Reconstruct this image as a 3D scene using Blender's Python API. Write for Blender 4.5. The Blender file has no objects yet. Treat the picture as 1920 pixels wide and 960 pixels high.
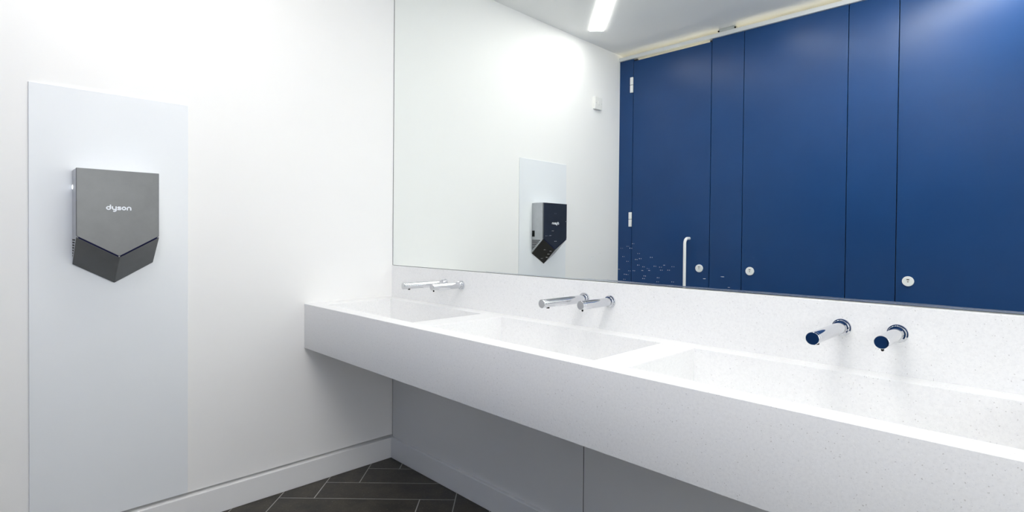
import bpy, bmesh, math, random
from mathutils import Vector, Matrix

random.seed(7)
C = bpy.context.scene.collection
SC = bpy.context.scene

# ------------------------------------------------------------------ camera
def make_camera():
    yaw, pitch, roll = math.radians(44.54312), math.radians(-0.68274), math.radians(0.46849)
    f, py = 1023.51695, 454.15488                      # focal length / principal row in px of the 1920x960 frame
    fw = Vector((-math.cos(yaw)*math.cos(pitch), math.sin(yaw)*math.cos(pitch), math.sin(pitch)))
    rt = fw.cross(Vector((0, 0, 1))).normalized()
    up = rt.cross(fw)
    r2 = rt*math.cos(roll) + up*math.sin(roll)
    u2 = -rt*math.sin(roll) + up*math.cos(roll)
    cd = bpy.data.cameras.new('camera')
    cd.sensor_fit = 'HORIZONTAL'; cd.sensor_width = 36.0
    cd.lens = f*36.0/1920.0
    cd.shift_y = (py-480.0)/1920.0
    cd.clip_start = 0.02; cd.clip_end = 60
    co = bpy.data.objects.new('camera', cd); C.objects.link(co)
    m = Matrix.Identity(4)
    for i, v in enumerate((r2, u2, -fw)):
        for k in range(3): m[k][i] = v[k]
    m.translation = Vector((2.39037, -1.50643, 1.12427))
    co.matrix_world = m
    SC.camera = co
make_camera()

# ------------------------------------------------------------------ world, light levels, exposure
LAMPS = (16.5, 17.0, 44.0)   # radiance of the ceiling strips, left to right; last two unseen, added
SKY = 2.2                # fill light let in by the added, unseen lobby window
CUBICLE_LAMP = 50.0      # warm bulkhead lamps inside the cubicles
w = bpy.data.worlds.new('world'); SC.world = w
w.use_nodes = True
w.node_tree.nodes['Background'].inputs[0].default_value = (0.95, 0.98, 1.0, 1)
w.node_tree.nodes['Background'].inputs[1].default_value = SKY
vs = SC.view_settings
SC.display_settings.display_device = 'sRGB'
vs.view_transform = 'Standard'; vs.look = 'None'; vs.gamma = 1.0; vs.use_curve_mapping = False
vs.exposure = 0.17
cy = SC.cycles
cy.use_denoising = True
cy.max_bounces = 16; cy.diffuse_bounces = 8; cy.glossy_bounces = 8; cy.transmission_bounces = 4
cy.caustics_reflective = True
cy.sample_clamp_indirect = 12.0
cy.blur_glossy = 0.3

# ------------------------------------------------------------------ materials
def mat(name, col, rough=0.5, metal=0.0, spec=0.5, emit=None, estr=0.0):
    m = bpy.data.materials.new(name); m.use_nodes = True
    b = m.node_tree.nodes['Principled BSDF']
    b.inputs['Base Color'].default_value = (*col, 1)
    b.inputs['Roughness'].default_value = rough
    b.inputs['Metallic'].default_value = metal
    b.inputs['Specular IOR Level'].default_value = spec
    if emit:
        b.inputs['Emission Color'].default_value = (*emit, 1)
        b.inputs['Emission Strength'].default_value = estr
    return m
def nd(m, t, **kw):
    n = m.node_tree.nodes.new(t)
    for k, v in kw.items(): setattr(n, k, v)
    return n
def lk(m, a, b): m.node_tree.links.new(a, b)
def ramp(m, fac, stops):
    r = nd(m, 'ShaderNodeValToRGB')
    el = r.color_ramp.elements
    el[0].position, el[0].color = stops[0][0], (*stops[0][1], 1)
    el[1].position, el[1].color = stops[-1][0], (*stops[-1][1], 1)
    for p, c in stops[1:-1]:
        e = el.new(p); e.color = (*c, 1)
    lk(m, fac, r.inputs[0]); return r.outputs[0]
def mixc(m, fac, a, b, mode='MIX'):
    x = nd(m, 'ShaderNodeMix', data_type='RGBA', blend_type=mode)
    for s, v in ((0, fac), (6, a), (7, b)):
        if hasattr(v, 'links'): lk(m, v, x.inputs[s])
        elif isinstance(v, tuple): x.inputs[s].default_value = (*v, 1)
        else: x.inputs[s].default_value = v
    return x.outputs[2]
def pos(m): return nd(m, 'ShaderNodeNewGeometry').outputs['Position']
def noise(m, vec, scale, detail=3, rough=0.5):
    n = nd(m, 'ShaderNodeTexNoise'); n.inputs['Scale'].default_value = scale
    n.inputs['Detail'].default_value = detail; n.inputs['Roughness'].default_value = rough
    lk(m, vec, n.inputs['Vector']); return n.outputs[0]
def bump(m, h, strength, dist=0.001):
    b = nd(m, 'ShaderNodeBump'); b.inputs['Strength'].default_value = strength; b.inputs['Distance'].default_value = dist
    lk(m, h, b.inputs['Height']); lk(m, b.outputs[0], m.node_tree.nodes['Principled BSDF'].inputs['Normal'])
def bsdf(m): return m.node_tree.nodes['Principled BSDF']

M = {}
def m_paint(name, col, rough):
    m = mat(name, col, rough)
    p = pos(m); n = noise(m, p, 1.4, 2)
    lk(m, ramp(m, n, [(0.3, tuple(c*0.985 for c in col)), (0.7, col)]), bsdf(m).inputs['Base Color'])
    bump(m, noise(m, p, 380, 2), 0.02); return m
M['wall'] = m_paint('white_wall_paint', (0.905, 0.90, 0.89), 0.55)
M['ceiling'] = m_paint('ceiling_paint', (0.92, 0.92, 0.91), 0.7)
M['skirting'] = m_paint('skirting_paint', (0.87, 0.87, 0.87), 0.4)
M['panel'] = m_paint('grey_white_laminate', (0.82, 0.82, 0.81), 0.4)
M['gap'] = mat('gap_shade', (0.03, 0.03, 0.03), 0.8)  # near-black colour standing in for shade inside narrow gaps
M['plate'] = m_paint('cool_white_acrylic', (0.84, 0.865, 0.89), 0.3)

def m_solid():
    m = mat('speckled_solid_surface', (0.86, 0.86, 0.87), 0.28)
    p = pos(m)
    base = ramp(m, noise(m, p, 160, 4, 0.65), [(0.30, (0.845, 0.845, 0.845)), (0.55, (0.893, 0.893, 0.891)), (0.8, (0.905, 0.905, 0.903))])
    def specks(scale, rad, thr, col, base):
        v = nd(m, 'ShaderNodeTexVoronoi'); v.inputs['Scale'].default_value = scale
        warp = nd(m, 'ShaderNodeVectorMath', operation='MULTIPLY_ADD')
        nn = nd(m, 'ShaderNodeTexNoise'); nn.inputs['Scale'].default_value = scale*1.7; lk(m, p, nn.inputs['Vector'])
        lk(m, nn.outputs[1], warp.inputs[0]); warp.inputs[1].default_value = (0.9/scale,)*3; lk(m, p, warp.inputs[2])
        lk(m, warp.outputs[0], v.inputs['Vector'])
        near = nd(m, 'ShaderNodeMath', operation='LESS_THAN'); lk(m, v.outputs['Distance'], near.inputs[0]); near.inputs[1].default_value = rad
        sep = nd(m, 'ShaderNodeSeparateColor'); lk(m, v.outputs['Color'], sep.inputs[0])
        few = nd(m, 'ShaderNodeMath', operation='LESS_THAN'); lk(m, sep.outputs[0], few.inputs[0]); few.inputs[1].default_value = thr
        mu = nd(m, 'ShaderNodeMath', operation='MULTIPLY'); lk(m, near.outputs[0], mu.inputs[0]); lk(m, few.outputs[0], mu.inputs[1])
        return mixc(m, mu.outputs[0], base, col)
    c = specks(420, 0.34, 0.16, (0.80, 0.805, 0.81), base)
    c = specks(230, 0.25, 0.07, (0.64, 0.63, 0.62), c)
    c = specks(260, 0.30, 0.10, (0.93, 0.93, 0.93), c)
    lk(m, c, bsdf(m).inputs['Base Color']); return m
M['solid'] = m_solid()

def m_blue():
    m = mat('navy_blue_laminate', (0.008, 0.047, 0.160), 0.32, 0.0, 0.30)
    p = pos(m)
    n = noise(m, p, 3.0, 4, 0.6)
    lk(m, ramp(m, n, [(0.3, (0.0075, 0.0445, 0.153)), (0.7, (0.0085, 0.0495, 0.167))]), bsdf(m).inputs['Base Color'])
    bump(m, noise(m, p, 600, 2), 0.03); return m
M['blue'] = m_blue()

def m_tile():
    m = mat('dark_stone_tile', (0.05, 0.045, 0.04), 0.45)
    p = pos(m)
    isl = nd(m, 'ShaderNodeNewGeometry').outputs['Random Per Island']
    per = ramp(m, isl, [(0.0, (0.018, 0.017, 0.014)), (1.0, (0.032, 0.029, 0.024))])
    c = mixc(m, ramp(m, noise(m, p, 9, 6, 0.7), [(0.35, (0, 0, 0)), (0.75, (1, 1, 1))]), per, (0.075, 0.063, 0.045))
    c = mixc(m, ramp(m, noise(m, p, 120, 3, 0.6), [(0.62, (0, 0, 0)), (0.72, (1, 1, 1))]), c, (0.17, 0.155, 0.13))
    c = mixc(m, ramp(m, noise(m, p, 75, 3, 0.6), [(0.26, (1, 1, 1)), (0.36, (0, 0, 0))]), c, (0.008, 0.008, 0.007))
    lk(m, c, bsdf(m).inputs['Base Color'])
    bump(m, noise(m, p, 90, 4), 0.25); return m
M['tile'] = m_tile()
M['bounce_floor'] = m_paint('pale_bounce_floor', (0.82, 0.81, 0.79), 0.5)  # pale unseen floor area, added to bounce light upwards
M['grout'] = mat('grey_grout', (0.42, 0.41, 0.39), 0.8)

M['mirror'] = mat('mirror_silver', (0.925, 0.955, 0.935), 0.0, 1.0)
M['glass_edge'] = mat('ground_glass_edge', (0.20, 0.26, 0.25), 0.25)
M['bevel'] = mat('edge_gap_shade', (0.10, 0.11, 0.11), 0.5)  # dark colour for the shaded gap along the mirror edge
M['haze'] = mat('worn_mirror_edge', (0.84, 0.89, 0.92), 0.22, 0.93)
M['mark'] = mat('dried_mark_and_ghost', (0.66, 0.68, 0.70), 0.6)
M['chrome'] = mat('polished_chrome', (0.68, 0.69, 0.715), 0.03, 1.0)
M['black'] = mat('black_rubber', (0.006, 0.006, 0.006), 0.6, 0.0, 0.15)
M['drain'] = mat('drain_steel', (0.6, 0.6, 0.62), 0.25, 1.0)
def m_nickel(name, col, rough):
    m = mat(name, col, rough, 0.95)
    p = pos(m); n = noise(m, p, 22, 4, 0.6)
    lk(m, ramp(m, n, [(0.3, tuple(c*0.95 for c in col)), (0.7, tuple(c*1.05 for c in col))]), bsdf(m).inputs['Base Color'])
    bump(m, noise(m, p, 900, 2), 0.03); return m
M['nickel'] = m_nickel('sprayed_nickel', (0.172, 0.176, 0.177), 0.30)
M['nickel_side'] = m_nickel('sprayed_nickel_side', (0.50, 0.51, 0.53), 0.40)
M['slot'] = mat('dark_blue_slot', (0.002, 0.003, 0.035), 0.6, 0.0, 0.15)
M['logo'] = mat('pale_grey_print', (0.80, 0.83, 0.88), 0.4)
M['white_plastic'] = mat('white_plastic', (0.82, 0.82, 0.80), 0.35)
M['white_nylon'] = mat('white_nylon', (0.84, 0.85, 0.85), 0.3)
M['grey_mark'] = mat('grey_print', (0.16, 0.14, 0.13), 0.5)
M['pale_mark'] = mat('pale_grey_mark', (0.34, 0.32, 0.31), 0.5)
M['rail'] = mat('silver_anodised_rail', (0.72, 0.74, 0.76), 0.4, 0.3)
M['bracket'] = mat('satin_aluminium', (0.55, 0.57, 0.56), 0.35, 0.6)
for k_, v_ in enumerate(LAMPS): M['lamp%d' % k_] = mat('lamp_diffuser', (0.9, 0.9, 0.9), 0.5, emit=(1.0, 0.975, 0.94), estr=v_)
M['warm_lamp'] = mat('warm_lamp_diffuser', (0.9, 0.85, 0.7), 0.5, emit=(1.0, 0.87, 0.58), estr=CUBICLE_LAMP)
M['led'] = mat('white_led', (0.9, 0.92, 1.0), 0.4, emit=(0.9, 0.95, 1.0), estr=2.0)

# ------------------------------------------------------------------ mesh helpers
def box_bm(bm, a, b, bev=0.0, seg=2, mi=0):
    x0, y0, z0 = a; x1, y1, z1 = b
    v = [bm.verts.new(p) for p in ((x0,y0,z0),(x1,y0,z0),(x1,y1,z0),(x0,y1,z0),(x0,y0,z1),(x1,y0,z1),(x1,y1,z1),(x0,y1,z1))]
    fs = [bm.faces.new([v[i] for i in q]) for q in ((0,3,2,1),(4,5,6,7),(0,1,5,4),(1,2,6,5),(2,3,7,6),(3,0,4,7))]
    for f in fs: f.material_index = mi
    if bev:
        es = list({e for f in fs for e in f.edges})
        r = bmesh.ops.bevel(bm, geom=es, offset=bev, segments=seg, affect='EDGES', profile=0.5)
        for f in r['faces']: f.material_index = mi
    return fs
def prism_bm(bm, pts, ext, bev=0.0, seg=2):
    """closed polygon pts (3D) swept by the vector ext"""
    ext = Vector(ext)
    a = [bm.verts.new(p) for p in pts]; b = [bm.verts.new(Vector(p)+ext) for p in pts]
    n = len(pts); fs = [bm.faces.new(a), bm.faces.new(b[::-1])]
    for i in range(n): fs.append(bm.faces.new((a[i], b[i], b[(i+1) % n], a[(i+1) % n])))
    bmesh.ops.recalc_face_normals(bm, faces=fs)
    if bev:
        bmesh.ops.bevel(bm, geom=list({e for f in fs for e in f.edges}), offset=bev, segments=seg, affect='EDGES', profile=0.5)
def lathe_bm(bm, prof, org, axis, n=48):
    """profile of (radius, height) swept round the axis from org"""
    axis = Vector(axis).normalized(); org = Vector(org)
    t = axis.orthogonal().normalized(); s = axis.cross(t)
    rings = []
    for r, h in prof:
        if r < 1e-6: rings.append([bm.verts.new(org+axis*h)])
        else: rings.append([bm.verts.new(org+axis*h+(t*math.cos(k*2*math.pi/n)+s*math.sin(k*2*math.pi/n))*r) for k in range(n)])
    fs = []
    for A, B in zip(rings, rings[1:]):
        for k in range(n):
            k2 = (k+1) % n
            if len(A) == 1 and len(B) == 1: continue
            if len(A) == 1: fs.append(bm.faces.new((A[0], B[k], B[k2])))
            elif len(B) == 1: fs.append(bm.faces.new((A[k], B[0], A[k2])))
            else: fs.append(bm.faces.new((A[k], B[k], B[k2], A[k2])))
    for f in fs: f.smooth = True
    bmesh.ops.recalc_face_normals(bm, faces=fs)
def tube_bm(bm, path, r, n=20):
    path = [Vector(p) for p in path]; rings = []; up = None
    for i, p in enumerate(path):
        d = (path[min(i+1, len(path)-1)]-path[max(i-1, 0)]).normalized()
        if up is None: up = d.orthogonal().normalized()
        up = (up-d*up.dot(d)).normalized(); s = d.cross(up)
        rings.append([bm.verts.new(p+(up*math.cos(k*2*math.pi/n)+s*math.sin(k*2*math.pi/n))*r) for k in range(n)])
    fs = []
    for A, B in zip(rings, rings[1:]):
        for k in range(n): fs.append(bm.faces.new((A[k], B[k], B[(k+1) % n], A[(k+1) % n])))
    for f in fs: f.smooth = True
    fs.append(bm.faces.new(rings[0][::-1])); fs.append(bm.faces.new(rings[-1]))
    bmesh.ops.recalc_face_normals(bm, faces=fs)
def obj(name, bm, m, parent=None, label=None):
    if parent is not None:
        o_ = parent; L = Vector((0, 0, 0))
        while o_ is not None: L += o_.location; o_ = o_.parent
        bmesh.ops.translate(bm, verts=bm.verts, vec=-L)
    me = bpy.data.meshes.new(name); bm.to_mesh(me); bm.free()
    for k in (m if isinstance(m, (list, tuple)) else [m]): me.materials.append(M[k])
    o = bpy.data.objects.new(name, me); C.objects.link(o)
    if parent is not None: o.parent = parent
    if label: o['label'] = label
    return o
def tag(o, label, cat, group=None):
    o['label'] = label; o['category'] = cat
    if group: o['group'] = group
    return o
def thing(name, loc, label, cat, group=None):
    o = bpy.data.objects.new(name, None); C.objects.link(o); o.location = loc
    o.empty_display_size = 0.1
    return tag(o, label, cat, group)
def struct(name, bm, m):
    o = obj(name, bm, m); o['kind'] = 'structure'; return o
def NB(): return bmesh.new()
def dup(root, delta, label, group=None):
    r = root.copy(); C.objects.link(r); r.location = Vector(root.location)+Vector(delta)
    r['label'] = label
    if group: r['group'] = group
    for ch in list(root.children):
        c = ch.copy(); C.objects.link(c); c.parent = r
        for g in list(ch.children):
            d = g.copy(); C.objects.link(d); d.parent = c
    return r
def autosmooth(o, deg=20):
    for p in o.data.polygons: p.use_smooth = True
    o.data.set_sharp_from_angle(angle=math.radians(deg))

# ------------------------------------------------------------------ room shell
W = 2.0298            # cubicle fronts stand at y = -W
ZC = 2.5183           # ceiling
XR, YB = 4.2, -3.55   # right wall, back wall of the cubicles
bm = NB()
box_bm(bm, (-0.15, YB, 0.1125), (0.0, 0.19, ZC+0.1))
box_bm(bm, (-0.15, YB, -0.08), (-0.035, 0.19, 0.1125))
box_bm(bm, (-0.035, 0.0030, -0.08), (0.0, 0.19, 0.1125))
struct('wall_left', bm, 'wall')
bm = NB(); box_bm(bm, (-0.0, 0.045, -0.08), (XR, 0.19, ZC+0.1)); struct('wall_rear', bm, 'wall')
bm = NB(); box_bm(bm, (2.602, YB+0.001, 0.0), (2.70, -W-0.0005, ZC-0.0002)); struct('wall_return', bm, 'wall')
WY0, WY1, WZ0, WZ1 = -3.40, -0.15, 0.95, 2.44      # unseen window, added to the right wall to bring in fill light
bm = NB()
for a, b in (((YB, -0.08), (WY0, ZC+0.1)), ((WY1, -0.08), (0.19, ZC+0.1)), ((WY0, -0.08), (WY1, WZ0)), ((WY0, WZ1), (WY1, ZC+0.1))):
    box_bm(bm, (XR, a[0], a[1]), (XR+0.15, b[0], b[1]))
struct('wall_right', bm, 'wall')
bm = NB()
for k in range(4):
    yk = WY0+(WY1-WY0)*k/3
    box_bm(bm, (XR+0.04, max(WY0, yk-0.03), WZ0), (XR+0.10, min(WY1, yk+0.03), WZ1), 0.003)
for zk in (WZ0, WZ1-0.06): box_bm(bm, (XR+0.042, WY0, zk), (XR+0.098, WY1, zk+0.06), 0.003)
struct('fill_window_1', bm, 'skirting')
pl = bpy.data.lights.new('fill_window_portal', 'AREA'); pl.shape = 'RECTANGLE'; pl.size = WZ1-WZ0; pl.size_y = WY1-WY0
pl.cycles.is_portal = True
po = bpy.data.objects.new('fill_window_portal', pl); C.objects.link(po); po.location = (XR+0.12, (WY0+WY1)/2, (WZ0+WZ1)/2); po.rotation_euler = (0, math.radians(90), 0)
bm = NB(); box_bm(bm, (-0.15, YB-0.15, -0.08), (XR+0.15, YB, ZC+0.1)); struct('wall_back', bm, 'wall')
bm = NB(); box_bm(bm, (0, YB, ZC), (XR, 0.045, ZC+0.1)); struct('ceiling', bm, 'ceiling')

def floor():
    bm = NB()
    T, G = 0.1504, 0.0021
    U0, W0 = 0.0732, 0.0          # cell grid measured along the two diagonals
    r2 = math.sqrt(0.5)
    def P(u, w_): return ((u+w_)*r2, (u-w_)*r2)
    for j in range(-8, 42):
        for i in range(-22, 32):
            k = (i+j) % 8
            if k == 0:   u0, u1, w0, w1 = i, i+4, j, j+1
            elif k == 4: u0, u1, w0, w1 = i, i+1, j, j+4
            else: continue
            a0, a1, b0, b1 = U0+u0*T+G, U0+u1*T-G, W0+w0*T+G, W0+w1*T-G
            cs = [P(a0, b0), P(a1, b0), P(a1, b1), P(a0, b1)]
            if all(c[0] < -0.1 for c in cs) or all(c[0] > XR+0.1 for c in cs) or all(c[1] > 0.1 for c in cs) or all(c[1] < YB-0.1 for c in cs): continue
            top = [bm.verts.new((*c, 0.0)) for c in cs]; bot = [bm.verts.new((*c, -0.003)) for c in cs]
            bm.faces.new(top)
            for q in range(4): bm.faces.new((top[q], bot[q], bot[(q+1) % 4], top[(q+1) % 4]))
    bmesh.ops.recalc_face_normals(bm, faces=bm.faces)
    for f in bm.faces:
        if abs(f.normal.z) > 0.9 and f.normal.z < 0: f.normal_flip()
    for co, no in (((-0.034, 0, 0), (-1, 0, 0)), ((XR, 0, 0), (1, 0, 0)), ((0, 0.045, 0), (0, 1, 0)), ((0, YB, 0), (0, -1, 0))):
        bmesh.ops.bisect_plane(bm, geom=bm.verts[:]+bm.edges[:]+bm.faces[:], plane_co=co, plane_no=no, clear_outer=True)
    box_bm(bm, (-0.034, YB, -0.08), (XR, 0.045, -0.0004), mi=1)
    box_bm(bm, (2.75, YB, -0.0003), (XR, 0.045, 0.0006), mi=2)
    struct('floor', bm, ['tile', 'grout', 'bounce_floor'])
floor()

bm = NB(); box_bm(bm, (-0.0345, -W-0.0, 0.0), (0.015, 0.002, 0.1005), 0.0022); struct('baseboard_left', bm, 'skirting')
bm = NB(); box_bm(bm, (0.0152, -0.0128, 0.0), (XR, 0.012, 0.1005), 0.0022); struct('baseboard_rear', bm, 'skirting')

# panels under the counter
def access_panel(x0, x1, label):
    bm = NB(); box_bm(bm, (x0, 0.002, 0.1010), (x1, 0.020, 0.6135), 0.0012)
    o = obj('access_panel', bm, 'panel'); tag(o, label, 'panel', 'laminate panels under the counter')
    return o
access_panel(0.0043, 1.2195, 'grey white laminate panel under the counter, in the corner by the left wall')
access_panel(1.2230, 2.4400, 'grey white laminate panel under the counter, right of the thin dark seam')
bm = NB(); box_bm(bm, (0.0, 0.026, 0.0), (2.9, 0.0445, 0.6135)); struct('shade_strip_1', bm, 'gap')  # dark backing standing in for shade behind the panel joints
bm = NB(); box_bm(bm, (0.0001, 0.0035, 0.1010), (0.0042, 0.0200, 0.6135)); struct('shade_strip_8', bm, 'gap')      # dark strip standing in for the shade of the corner gap
bm = NB(); box_bm(bm, (1.2196, 0.0040, 0.1010), (1.2229, 0.0200, 0.6135)); struct('shade_strip_9', bm, 'gap')      # dark strip standing in for shade in the panel seam

# ------------------------------------------------------------------ counter with three basins
H, TH, D = 0.8126, 0.1981, 0.456
CX1 = 2.90
BAS = [(0.0900, 0.7575), (0.8700, 1.5580), (1.6600, 2.3620)]
BY0, BY1 = -0.395, -0.0655
def boolean_cut(name, bm, cutters, m, parent, bev):
    base = obj(name, bm, m, parent)
    tmp = []
    for (a, b) in cutters:
        cb = NB(); box_bm(cb, a, b); c = obj('cutter', cb, m, parent); tmp.append(c)
        md = base.modifiers.new('cut', 'BOOLEAN'); md.object = c; md.operation = 'DIFFERENCE'; md.solver = 'EXACT'
    bv = base.modifiers.new('bevel', 'BEVEL'); bv.width = bev; bv.segments = 3; bv.limit_method = 'ANGLE'; bv.angle_limit = math.radians(40)
    bpy.context.view_layer.update()
    dg = bpy.context.evaluated_depsgraph_get()
    me = bpy.data.meshes.new_from_object(base.evaluated_get(dg))
    base.modifiers.clear(); base.data = me; me.name = name
    for c in tmp: bpy.data.objects.remove(c, do_unlink=True)
    autosmooth(base)
    return base
van = thing('vanity_counter', (1.45, -0.2, H-TH), 'long white speckled wall-hung washbasin counter with three square-edged basins under the mirror', 'counter')
bm = NB(); box_bm(bm, (0.0005, -D, H-TH), (CX1, 0.0445, H))
cuts = []
for x0, x1 in BAS:
    cuts.append(((x0, BY0, H-0.03), (x1, BY1, H+0.05)))
    cuts.append(((x0-0.008, BY0-0.008, H-0.135), (x1+0.008, BY1+0.008, H-0.012)))
boolean_cut('worktop', bm, cuts, 'solid', van, 0.0018)
for x0, x1 in BAS:
    bm = NB()
    zt, zb0, zb1 = H-0.0122, H-0.118, H-0.126
    e = 0.0075
    def ring(x0_, x1_, y0_, y1_, za, zb): return [bm.verts.new(p) for p in ((x0_, y0_, za), (x1_, y0_, za), (x1_, y1_, zb), (x0_, y1_, zb))]
    o0 = ring(x0-e, x1+e, BY0-e, BY1+e, H-0.134, H-0.134); o1 = ring(x0-e, x1+e, BY0-e, BY1+e, zt, zt)
    g = 0.0002
    m1 = ring(x0+g/4, x1-g/4, BY0+g/4, BY1-g/4, zt, zt); m2 = ring(x0+g/4, x1-g/4, BY0+g/4, BY1-g/4, H-0.0017, H-0.0017)
    i1 = ring(x0+g, x1-g, BY0+g, BY1-g, H-0.0017, H-0.0017); i0 = ring(x0+g, x1-g, BY0+g, BY1-g, zb0, zb1)
    bm.faces.new(o0[::-1]); bm.faces.new(i0)
    for A, B in ((o0, o1), (o1, m1), (m1, m2), (m2, i1), (i1, i0)):
        for q in range(4): bm.faces.new((A[q], A[(q+1) % 4], B[(q+1) % 4], B[q]))
    bmesh.ops.recalc_face_normals(bm, faces=bm.faces)
    ee = [bm.edges.get((i0[q], i0[(q+1) % 4])) for q in range(4)]
    bmesh.ops.bevel(bm, geom=ee, offset=0.006, segments=3, affect='EDGES')
    b = obj('basin', bm, 'solid', van)
    bm = NB(); xm, ym = (x0+x1)/2, (BY0+BY1)/2
    lathe_bm(bm, [(0.030, 0.0), (0.030, 0.004), (0.026, 0.006), (0.012, 0.0055), (0.010, 0.002), (0, 0.002)], (xm, ym, H-0.1225), (0, 0, 1), 32)
    obj('drain', bm, 'drain', b)
bm = NB(); box_bm(bm, (0.0005, -0.004, H-0.0002), (CX1, 0.0445, 0.9700), 0.0009); obj('backsplash', bm, 'solid', van)

# ------------------------------------------------------------------ mirror (set very slightly out of square with the left wall)
MZ, MX, ZSP = -0.00905, -0.00105, 0.9735
def mp(x, z, off=0.0): return (x, -MZ*x-MX*(z-ZSP)-off, z)
bm = NB()
x0, x1, z0, z1 = 0.0012, 3.0, 0.9722, 2.5165
n = Vector((MZ, 1, MX)).normalized()
fr = [bm.verts.new(mp(*q)) for q in ((x0, z0), (x1, z0), (x1, z1), (x0, z1))]
bk = [bm.verts.new(Vector(v.co)+n*0.006) for v in fr]
f = bm.faces.new(fr); f.material_index = 0
f2 = bm.faces.new(bk[::-1]); f2.material_index = 1
for q in range(4):
    s = bm.faces.new((fr[q], bk[q], bk[(q+1) % 4], fr[(q+1) % 4])); s.material_index = 1
bmesh.ops.recalc_face_normals(bm, faces=bm.faces)
mir = obj('wall_mirror', bm, ['mirror', 'glass_edge'])
tag(mir, 'large frameless wall mirror above the white backsplash, spotted with dried water marks', 'mirror')
bm = NB()
a = [mp(0.003, z0-0.0018, 0.0004), mp(0.003, z0-0.0018, 0.0015), mp(0.003, z0-0.0006, 0.0010), mp(0.003, z0-0.0002, 0.0)]
b_ = [mp(x1, z0-0.0018, 0.0004), mp(x1, z0-0.0018, 0.0015), mp(x1, z0-0.0006, 0.0010), mp(x1, z0-0.0002, 0.0)]
va = [bm.verts.new(p) for p in a]; vb = [bm.verts.new(p) for p in b_]
for q in range(4): bm.faces.new((va[q], vb[q], vb[(q+1) % 4], va[(q+1) % 4]))
bm.faces.new(va); bm.faces.new(vb[::-1]); bmesh.ops.recalc_face_normals(bm, faces=bm.faces)
q0 = [mp(0.0004, z0, 0.0), mp(0.0004, z0, 0.0006), mp(0.0030, z0, 0.0006), mp(0.0030, z0, 0.0)]
q1 = [mp(0.0004, z1, 0.0), mp(0.0004, z1, 0.0006), mp(0.0030, z1, 0.0006), mp(0.0030, z1, 0.0)]
va = [bm.verts.new(p) for p in q0]; vb = [bm.verts.new(p) for p in q1]
for q in range(4): bm.faces.new((va[q], vb[q], vb[(q+1) % 4], va[(q+1) % 4]))
bmesh.ops.recalc_face_normals(bm, faces=bm.faces)
obj('edge_shade', bm, 'bevel', mir, 'thin dark strip for the shaded gap at the mirror edge')  # dark strips standing in for shade in the mirror's edge gap
bm = NB()                                # worn strip of silvering along the foot of the mirror
N_ = 60; rw = random.Random(11); top = []; botv = []
for k in range(N_+1):
    x = 0.70+(x1-0.70)*k/N_
    hgt = 0.0034+0.0016*rw.random()+(0.0012 if x > 1.2 else -0.001)
    botv.append(bm.verts.new(mp(x, z0+0.0010, 0.0003))); top.append(bm.verts.new(mp(x, z0+hgt, 0.0003)))
for k in range(N_): bm.faces.new((botv[k], botv[k+1], top[k+1], top[k]))
bmesh.ops.recalc_face_normals(bm, faces=bm.faces)
for f in bm.faces:
    if f.normal.y > 0: f.normal_flip()
obj('worn_edge', bm, 'haze', mir, 'dull worn strip along the bottom of the mirror')
bm = NB()
def mark(x, z, rx, rz):
    lathe = 8
    c = Vector(mp(x, z, 0.0007)); ring = [bm.verts.new(mp(x+rx*math.cos(k*2*math.pi/lathe), z+rz*math.sin(k*2*math.pi/lathe), 0.0001)) for k in range(lathe)]
    cv = bm.verts.new(c)
    for k in range(lathe): bm.faces.new((ring[k], ring[(k+1) % lathe], cv))
rnd = random.Random(3)
SPOTS = [(1.0725, 1.2066), (1.0609, 1.1431), (1.0297, 1.1247), (1.05, 1.1258), (1.0733, 1.1054), (1.1247, 1.1767), (1.0226, 1.0726), (1.0409, 1.057), (1.0079, 1.0399), (1.0507, 1.0682), (1.033, 1.0448), (1.0576, 1.0518), (1.2718, 1.0667), (1.2411, 1.0544), (1.3188, 0.9924), (1.3086, 0.9807), (1.3241, 0.9789), (1.3589, 1.0858), (1.3828, 1.0926), (1.4035, 1.1016), (1.394, 1.0866), (1.3667, 1.0588), (1.3828, 1.0435), (1.4234, 1.0704), (1.4151, 1.0509), (1.4297, 1.0541), (1.4694, 1.0596), (1.4232, 1.0332), (1.4424, 1.0285), (1.4584, 1.0237), (1.4827, 1.0321), (1.502, 1.0301), (1.5441, 1.0335), (1.5053, 1.0209), (1.3901, 1.013), (1.4071, 1.0144), (1.3735, 1.001), (1.3823, 1.0003), (1.3712, 0.9843), (1.4471, 0.9995), (1.4429, 0.9911), (1.4944, 0.9968), (1.493, 0.9838), (1.5441, 0.9869), (1.5303, 1.0221)]
for x, z in SPOTS:
    r = rnd.uniform(0.0007, 0.0011)
    dx = rnd.uniform(0.0055, 0.0068)     # each dried drop, plus a painted mark for its reflection in the glass
    mark(x, z, r, r*rnd.uniform(0.9, 1.6)); mark(x+dx, z, r*0.85, r*rnd.uniform(0.8, 1.4))
for _ in range(7):
    x, z = rnd.uniform(1.35, 1.75), 0.98+abs(rnd.gauss(0, 0.03)); mark(x, z, rnd.uniform(0.003, 0.006), 0.0005)
bmesh.ops.recalc_face_normals(bm, faces=bm.faces)
wm = obj('water_mark_and_ghost', bm, 'mark', mir); wm['kind'] = 'stuff'

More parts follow.
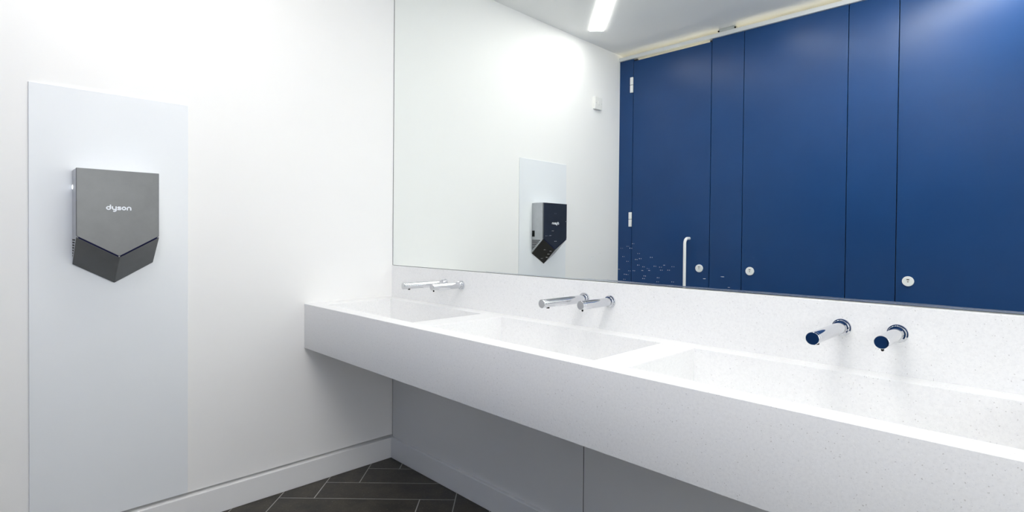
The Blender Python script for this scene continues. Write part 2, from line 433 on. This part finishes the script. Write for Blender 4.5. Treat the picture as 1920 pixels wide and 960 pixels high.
# ------------------------------------------------------------------ taps and soap dispensers
TZ = 0.9085
YS = -0.0042
def spout(name, x, length, label, cat, group, soap=False):
    t = thing(name, (x, YS, TZ), label, cat, group)
    bm = NB(); lathe_bm(bm, [(0.0, 0.0), (0.0208, 0.0), (0.0210, 0.0005), (0.0210, 0.0050), (0.0205, 0.0058), (0.0180, 0.0060), (0.0178, 0.0064), (0.0178, 0.0125), (0.0172, 0.0132), (0.0120, 0.0134)], (x, YS, TZ), (0, -1, 0), 56)
    o = obj('flange', bm, 'chrome', t); autosmooth(o)
    R = 0.0140
    bm = NB(); lathe_bm(bm, [(R, 0.010), (R, length-0.0125), (R-0.0004, length-0.0120)], (x, YS, TZ), (0, -1, 0), 56)
    o = obj('spout', bm, 'chrome', t); autosmooth(o)
    bm = NB(); lathe_bm(bm, [(R-0.0004, length-0.0120), (R, length-0.0116), (R, length-0.0008), (R-0.0008, length), (0, length)], (x, YS, TZ), (0, -1, 0), 56)
    o = obj('end_cap', bm, 'chrome', t); autosmooth(o)
    bm = NB()
    if soap: lathe_bm(bm, [(0.0030, -0.012), (0.0030, -0.0175), (0.0020, -0.0195), (0, -0.0195)], (x, YS-length+0.010, TZ), (0, 0, 1), 20)
    else: lathe_bm(bm, [(0.0052, -0.012), (0.0052, -0.0160), (0.0040, -0.0168), (0, -0.0168)], (x, YS-length+0.030, TZ), (0, 0, 1), 20)
    o = obj('nozzle', bm, 'black', t); autosmooth(o)
    return t
tp = spout('water_tap', 0.437, 0.2200, 'long chrome wall tap over the basin nearest the left wall', 'tap', 'chrome wall taps')
dup(tp, (0.787, 0, 0), 'long chrome wall tap over the middle basin', 'chrome wall taps')
dup(tp, (1.573, 0, 0), 'long chrome wall tap with dark blue reflecting end, over the right basin', 'chrome wall taps')
sd = spout('soap_dispenser', 0.554, 0.1580, 'short chrome soap spout right of the tap nearest the left wall', 'soap dispenser', 'chrome soap spouts', True)
dup(sd, (0.777, 0, 0), 'short chrome soap spout right of the middle tap', 'chrome soap spouts')
dup(sd, (1.569, 0, 0), 'short chrome soap spout with dark blue reflecting end, right of the right tap', 'chrome soap spouts')

# ------------------------------------------------------------------ wall plate and hand dryer on the left wall
bm = NB(); box_bm(bm, (0.0005, -1.3810, 0.1145), (0.0060, -0.9183, 1.6160), 0.0010)
o = obj('splash_plate', bm, 'plate'); tag(o, 'tall thin cool white wall plate behind the hand dryer', 'wall panel')

YC, HW = -1.1519, 0.117
XB, XF = 0.0062, 0.1038
ZT = 1.3368
ZS, ZA = 1.1062, 1.0366           # front edge of the visor: at the sides, at the middle
ZSB, ZAB = 1.0153, 0.9457         # its edge against the wall plate
dry = thing('hand_dryer', (XB, YC, ZAB), 'grey metal hand dryer with V-shaped bottom on the left wall plate', 'hand dryer')
def hull(x_front, inset, zt, drop):
    """outline sections from the wall to the front"""
# body: the side shell, with the sloped chevron underside
bm = NB()
hw = HW
back = [(XB, YC-hw, ZT), (XB, YC+hw, ZT), (XB, YC+hw, ZSB), (XB, YC, ZAB), (XB, YC-hw, ZSB)]
xm = XF-0.0045
t_ = (xm-XB)/(XF-XB)
zs_m, za_m = ZSB+(ZS-ZSB)*t_, ZAB+(ZA-ZAB)*t_
front = [(xm, YC-hw, ZT), (xm, YC+hw, ZT), (xm, YC+hw, zs_m), (xm, YC, za_m), (xm, YC-hw, zs_m)]
A = [bm.verts.new(p) for p in back]; B = [bm.verts.new(p) for p in front]
bm.faces.new(A[::-1]); bm.faces.new(B)
for q in range(5): bm.faces.new((A[q], A[(q+1) % 5], B[(q+1) % 5], B[q]))
bmesh.ops.recalc_face_normals(bm, faces=bm.faces)
bmesh.ops.bevel(bm, geom=list(bm.edges), offset=0.0022, segments=2, affect='EDGES')
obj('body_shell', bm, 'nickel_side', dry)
# front cover: a thin five-sided plate
def front_poly(x, inset, zdrop=0.0):
    i = inset
    return [(x, YC-hw+i, ZT-i), (x, YC+hw-i, ZT-i), (x, YC+hw-i, ZS+zdrop+i*0.3), (x, YC, ZA+zdrop+i*0.3), (x, YC-hw+i, ZS+zdrop+i*0.3)]
bm = NB(); prism_bm(bm, front_poly(xm-0.0005, 0.0, 0.0055), (XF-xm+0.0005, 0, 0), 0.0014)
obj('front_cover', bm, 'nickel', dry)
# the two sloped underside plates
for s in (-1, 1):
    bm = NB()
    e = 0.0012
    p = [Vector((XF-0.0004, YC+s*hw*0.999, ZS+0.0012)), Vector((XF-0.0004, YC, ZA+0.0012)), Vector((XB+0.001, YC, ZAB)), Vector((XB+0.001, YC+s*hw*0.999, ZSB))]
    nrm = (p[1]-p[0]).cross(p[3]-p[0]).normalized()
    if nrm.z > 0: nrm = -nrm
    prism_bm(bm, [q+nrm*0.0012 for q in p], -nrm*0.004, 0.0006, 1)
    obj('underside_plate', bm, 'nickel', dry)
    # dark blue air slot along the front edge
    bm = NB()
    a = Vector((XF, YC+s*(hw-0.006), ZS+0.0064+(ZA-ZS)*0.006/hw)); b = Vector((XF, YC+s*0.0025, ZA+0.0064-(ZA-ZS)*0.0025/hw))
    dn = Vector((0, 0, -0.0044))
    pts = [a+Vector((-0.003, 0, 0)), b+Vector((-0.003, 0, 0)), b+dn+Vector((-0.003, 0, 0)), a+dn+Vector((-0.003, 0, 0))]
    prism_bm(bm, pts, (0.0034, 0, 0))
    obj('air_slot', bm, 'slot', dry)
# intake slots, both sides: seven shortening black slits
for s in (-1, 1):
    bm = NB()
    for k in range(7):
        z = 1.0980-k*0.0090
        xe = XB + (z-0.010-ZSB)/(ZS-ZSB)*(XF-XB) - 0.006
        if xe < XB+0.006: continue
        y = YC+s*hw
        box_bm(bm, (XB+0.004, min(y-s*0.002, y+s*0.0004), z-0.0026), (xe, max(y-s*0.002, y+s*0.0004), z+0.0026))
    obj('intake_grille', bm, 'black', dry)
y = YC+hw
bm = NB(); box_bm(bm, (XB+0.003, y-0.002, 1.1215), (XB+0.0255, y+0.0006, 1.1600), 0.0003, 1); obj('sensor_window', bm, 'black', dry)
y = YC-hw
bm = NB(); lathe_bm(bm, [(0.0075, -0.001), (0.0075, 0.0008), (0.006, 0.0014), (0, 0.0015)], (XB+0.012, y, 1.2775), (0, -1, 0), 24); o = obj('status_light', bm, 'led', dry)

# logo lettering, drawn as round-ended strokes
def strokes(parent):
    bm = NB(); hw_ = 0.00195
    Y0, Z0, X0 = -1.1890, 1.2018, XF+0.00035
    def V(a, b): return Vector((X0+lift[0], Y0+a/1000.0, Z0+b/1000.0))
    lift = [0.0]
    def ribbon(pts):
        lift[0] += 0.00006
        pts = [Vector(p) for p in pts]
        L = []
        for i, p in enumerate(pts):
            d = (pts[min(i+1, len(pts)-1)]-pts[max(i-1, 0)]).normalized(); nn = Vector((-d.y, d.x))
            L.append((p+nn*hw_*1000, p-nn*hw_*1000))
        for (a, b), (c, d) in zip(L, L[1:]):
            bm.faces.new([bm.verts.new(V(*q)) for q in (a, b, d, c)])
        lift[0] += 0.00003
        for p in (pts[0], pts[-1]):
            lift[0] += 0.00001
            bm.faces.new([bm.verts.new(V(p.x+hw_*1000*math.cos(k*math.pi/8), p.y+hw_*1000*math.sin(k*math.pi/8))) for k in range(16)])
    def arc(cx, cy_, rx, ry, a0, a1, n=22):
        return [(cx+rx*math.cos(math.radians(a0+(a1-a0)*k/n)), cy_+ry*math.sin(math.radians(a0+(a1-a0)*k/n))) for k in range(n+1)]
    ribbon(arc(7.0, 5.6, 5.2, 4.6, 0, 360, 36)); ribbon([(12.2, 5.6), (12.2, 15.6)])                       # d
    ribbon([(17.6, 10.4), (17.6, 6.0)]+arc(22.7, 6.0, 5.1, 5.0, 180, 270)); ribbon([(22.7, 1.0), (27.8, 1.6)])  # y
    ribbon([(27.8, 10.4), (27.8, -0.5)]+arc(22.9, -0.5, 4.9, 4.5, 0, -110))
    ribbon([(40.2, 9.6), (35.4, 9.9)]+arc(35.2, 7.7, 2.1, 2.2, 90, 250)+arc(38.6, 3.3, 2.2, 2.3, 70, -90)+[(32.8, 1.2)])   # s
    ribbon(arc(50.0, 5.6, 4.7, 4.6, 0, 360, 36))                                                            # o
    ribbon([(59.6, 0.9), (59.6, 5.6)]+arc(64.6, 5.6, 5.0, 4.8, 180, 0)+[(69.6, 0.9)])                         # n
    bmesh.ops.recalc_face_normals(bm, faces=bm.faces)
    for f in bm.faces:
        if f.normal.x < 0: f.normal_flip()
    return obj('logo_lettering', bm, 'logo', parent, 'pale grey lettering')
strokes(dry)

# ------------------------------------------------------------------ cubicle fronts opposite the mirror
TD = 0.018
ZD = 2.4668
def slab(bm, x0, x1, z0, z1): box_bm(bm, (x0, -W-TD, z0), (x1, -W, z1), 0.0012)
G = 0.0020
XS = [0.0, 0.1195, 0.7283, 0.9450, 1.5357, 1.7760, 2.375, 2.60]
def fixed_panel(x0, x1, label, z1=ZD, name='cubicle_panel', group='fixed blue cubicle panels'):
    o = thing(name, ((x0+x1)/2, -W-TD/2, 0.0), label, 'partition panel', group)
    bm = NB(); slab(bm, x0+G, x1-G, 0.004, z1); obj('panel_board', bm, 'blue', o)
    return o
for k_, xj in enumerate(XS[1:7]):        # dark strips added behind the door gaps, blocking leaked light so they look shaded
    bm = NB(); box_bm(bm, (xj-0.022, -W-TD-0.0150, 0.002), (xj+0.022, -W-TD-0.0020, ZD)); struct('shade_strip_%d' % (k_+2), bm, 'gap')
edge = fixed_panel(XS[0]+0.0005-G, XS[1], 'narrow blue edge strip with white hinges, between the left wall and the first cubicle door')
fixed_panel(XS[2], XS[3], 'blue fixed panel between the door with a pull handle and the next cubicle door')
fixed_panel(XS[4], XS[5], 'blue fixed panel between the middle cubicle door and the brightest one at the right')
fixed_panel(XS[6], XS[7], 'blue end panel of the cubicle row, right of the brightest blue door')
def lock(door, x, z):
    bm = NB(); lathe_bm(bm, [(0.0268, 0.0), (0.0268, 0.0045), (0.0255, 0.0060), (0, 0.0062)], (x, -W, z), (0, 1, 0), 48)
    l = obj('lock_indicator', bm, 'white_nylon', door, 'round white lock disc'); autosmooth(l)
    bm = NB(); box_bm(bm, (x-0.0062, -W+0.0056, z+0.0065), (x+0.0062, -W+0.0068, z+0.0120)); obj('indicator_window', bm, 'grey_mark', l)
    bm = NB(); lathe_bm(bm, [(0.0038, 0.0), (0.0038, 0.0007), (0, 0.0007)], (x, -W+0.0061, z-0.0022), (0, 1, 0), 16); obj('coin_slot', bm, 'pale_mark', l)
def cubicle_door(x0, x1, ztop, lx, lz, label):
    d = thing('cubicle_door', ((x0+x1)/2, -W-TD/2, 0.0), label, 'door', 'blue cubicle doors')
    bm = NB(); slab(bm, x0+G, x1-G, 0.012, ztop); obj('door_leaf', bm, 'blue', d)
    lock(d, lx, lz); return d
d1 = cubicle_door(XS[1], XS[2], 2.4500, 0.6590, 0.9150, 'blue cubicle door with a white pull handle, nearest the left wall')
cubicle_door(XS[3], XS[4], ZD, 1.0005, 0.9130, 'plain blue cubicle door in the middle, white lock disc at its left edge')
cubicle_door(XS[5], XS[6], ZD, 1.8335, 0.9015, 'blue cubicle door at the right of the mirror, lit brightest')
# hinges: two white knuckles with a dark gap between
for z0_, z1_ in ((2.2150, 2.3300), (1.2045, 1.3135)):
    bm = NB(); zm = (z0_+z1_)/2
    for a, b in ((z0_, zm-0.0012), (zm+0.0012, z1_)):
        box_bm(bm, (0.0965, -W, a), (0.1210, -W+0.011, b), 0.0028, 3)
    h = obj('hinge', bm, 'white_nylon', edge, 'white hinge'); autosmooth(h)
    bm = NB(); lathe_bm(bm, [(0.006, 0), (0.006, 0.0024)], (0.109, -W+0.006, zm-0.0012), (0, 0, 1), 16); obj('hinge_pin', bm, 'black', h)
# pull handle
hx, zt_, zb_, pr = 0.583, 1.1195, 0.7500, 0.065
path = [(hx, -W-0.001, zt_)]
rc = 0.036
for k in range(0, 9):
    a = math.radians(90*k/8)
    path.append((hx, -W+pr-rc+rc*math.sin(a), zt_-rc+rc*math.cos(a)))
for k in range(0, 9):
    a = math.radians(90*k/8)
    path.append((hx, -W+pr-rc+rc*math.cos(a), zb_+rc-rc*math.sin(a)))
path.append((hx, -W-0.001, zb_))
bm = NB(); tube_bm(bm, path, 0.0102, 24); h = obj('pull_handle', bm, 'white_nylon', d1, 'white tubular pull handle'); autosmooth(h)

# head rail over the doors, with its bracket
bm = NB(); box_bm(bm, (0.0005, -W-0.022, 2.4675), (2.6, -W+0.014, 2.4940), 0.0012)
rail = obj('head_rail', bm, 'rail'); tag(rail, 'pale silver head rail running along the top of the blue cubicle fronts', 'rail')
bm = NB()
bx0, bx1 = 0.778, 0.890
box_bm(bm, (bx0, -W-0.020, 2.4942), (bx1, -W+0.012, ZC-0.0002), 0.004, 2)
br = thing('rail_bracket', ((bx0+bx1)/2, -W, 2.494), 'small grey bracket between the head rail and the ceiling', 'bracket')
obj('bracket_plate', bm, 'bracket', br)
for x in (bx0+0.001, bx1-0.001):
    bm = NB(); lathe_bm(bm, [(0.0055, 0), (0.0055, 0.004), (0, 0.005)], (x, -W+0.0115, 2.5015), (0, 1, 0), 16); obj('screw', bm, 'black', br)

# ------------------------------------------------------------------ switch on the left wall near the cubicles
sw = thing('wall_switch', (0.0, -1.7277, 2.0955), 'small square white switch plate high on the left wall beside the cubicles', 'switch')
bm = NB(); box_bm(bm, (0.0002, -1.7700, 2.0520), (0.0140, -1.6850, 2.1390), 0.0030, 2); o = obj('back_box', bm, 'white_plastic', sw)
bm = NB(); box_bm(bm, (0.0140, -1.7715, 2.0505), (0.0215, -1.6835, 2.1405), 0.0025, 2); o = obj('cover_plate', bm, 'white_plastic', sw)
bm = NB(); box_bm(bm, (0.0210, -1.7360, 2.0830), (0.0250, -1.7195, 2.1080), 0.0010, 2); o = obj('rocker', bm, 'white_plastic', sw)
for yy in (-1.7600, -1.6955):
    bm = NB(); lathe_bm(bm, [(0.0032, 0), (0.0032, 0.0012), (0, 0.0014)], (0.0212, yy, 2.0955), (1, 0, 0), 16); obj('screw', bm, 'bracket', sw)

# ------------------------------------------------------------------ lamps
LD = Vector((0.6775, 0.7355, 0)).normalized(); LS = Vector((LD.y, -LD.x, 0))
LL, LW = 1.25, 0.0930
P0 = Vector((0.1718, -1.4820, ZC))
LH = 0.006             # opal box standing down from the ceiling
def strip_light(label, mk):
    t = thing('ceiling_light', P0+LD*(LL/2), label, 'ceiling light', 'strip lights set diagonally on the ceiling')
    def rect(bm, l0, l1, w0, z0_, z1_):
        a = [P0+LD*l0-LS*w0, P0+LD*l1-LS*w0, P0+LD*l1+LS*w0, P0+LD*l0+LS*w0]
        prism_bm(bm, [Vector((p.x, p.y, z0_)) for p in a], (0, 0, z1_-z0_))
    bm = NB(); rect(bm, 0, LL, LW/2, ZC-LH, ZC-0.0020); obj('diffuser', bm, mk, t)
    bm = NB(); rect(bm, -0.004, LL+0.002, LW/2+0.002, ZC-0.0020, ZC-0.0002)
    obj('mounting_tray', bm, 'white_plastic', t)
    return t
l1 = strip_light('white strip light seen in the mirror, nearest the left wall', 'lamp0')
P1 = P0.copy()
P0 = P1+Vector((0.908, 0, 0)); LH = 0.016  # unseen second strip, added to light the room
strip_light('added white strip light, out of view over the middle of the room, second from the left wall', 'lamp1')
P0 = Vector((1.66, -1.18, ZC)); LD, LS = Vector((0.7355, -0.6775, 0)), Vector((-0.6775, -0.7355, 0)); LL = 1.00  # unseen strip, added near the doors to brighten the counter front
strip_light('added white strip light, out of view, slanting towards the right end of the cubicle fronts', 'lamp2')
for k, x in enumerate((0.42, 1.25, 2.1)):
    t = thing('bulkhead_light', (x, YB, 2.15), ('warm oval bulkhead lamp in cubicle %s' % ('nearest the left wall', 'second from the left wall', 'third from the left wall', 'fourth from the left wall', 'by the right wall')[k]), 'wall light', 'warm lamps inside the cubicles')
    bm = NB(); lathe_bm(bm, [(0.13, 0.0005), (0.13, 0.02), (0.115, 0.025)], (x, YB, 2.15), (0, 1, 0), 32); obj('lamp_base', bm, 'white_plastic', t)
    bm = NB(); lathe_bm(bm, [(0.115, 0.02), (0.10, 0.045), (0.06, 0.06), (0, 0.065)], (x, YB, 2.15), (0, 1, 0), 32); obj('lamp_cover', bm, 'warm_lamp', t)
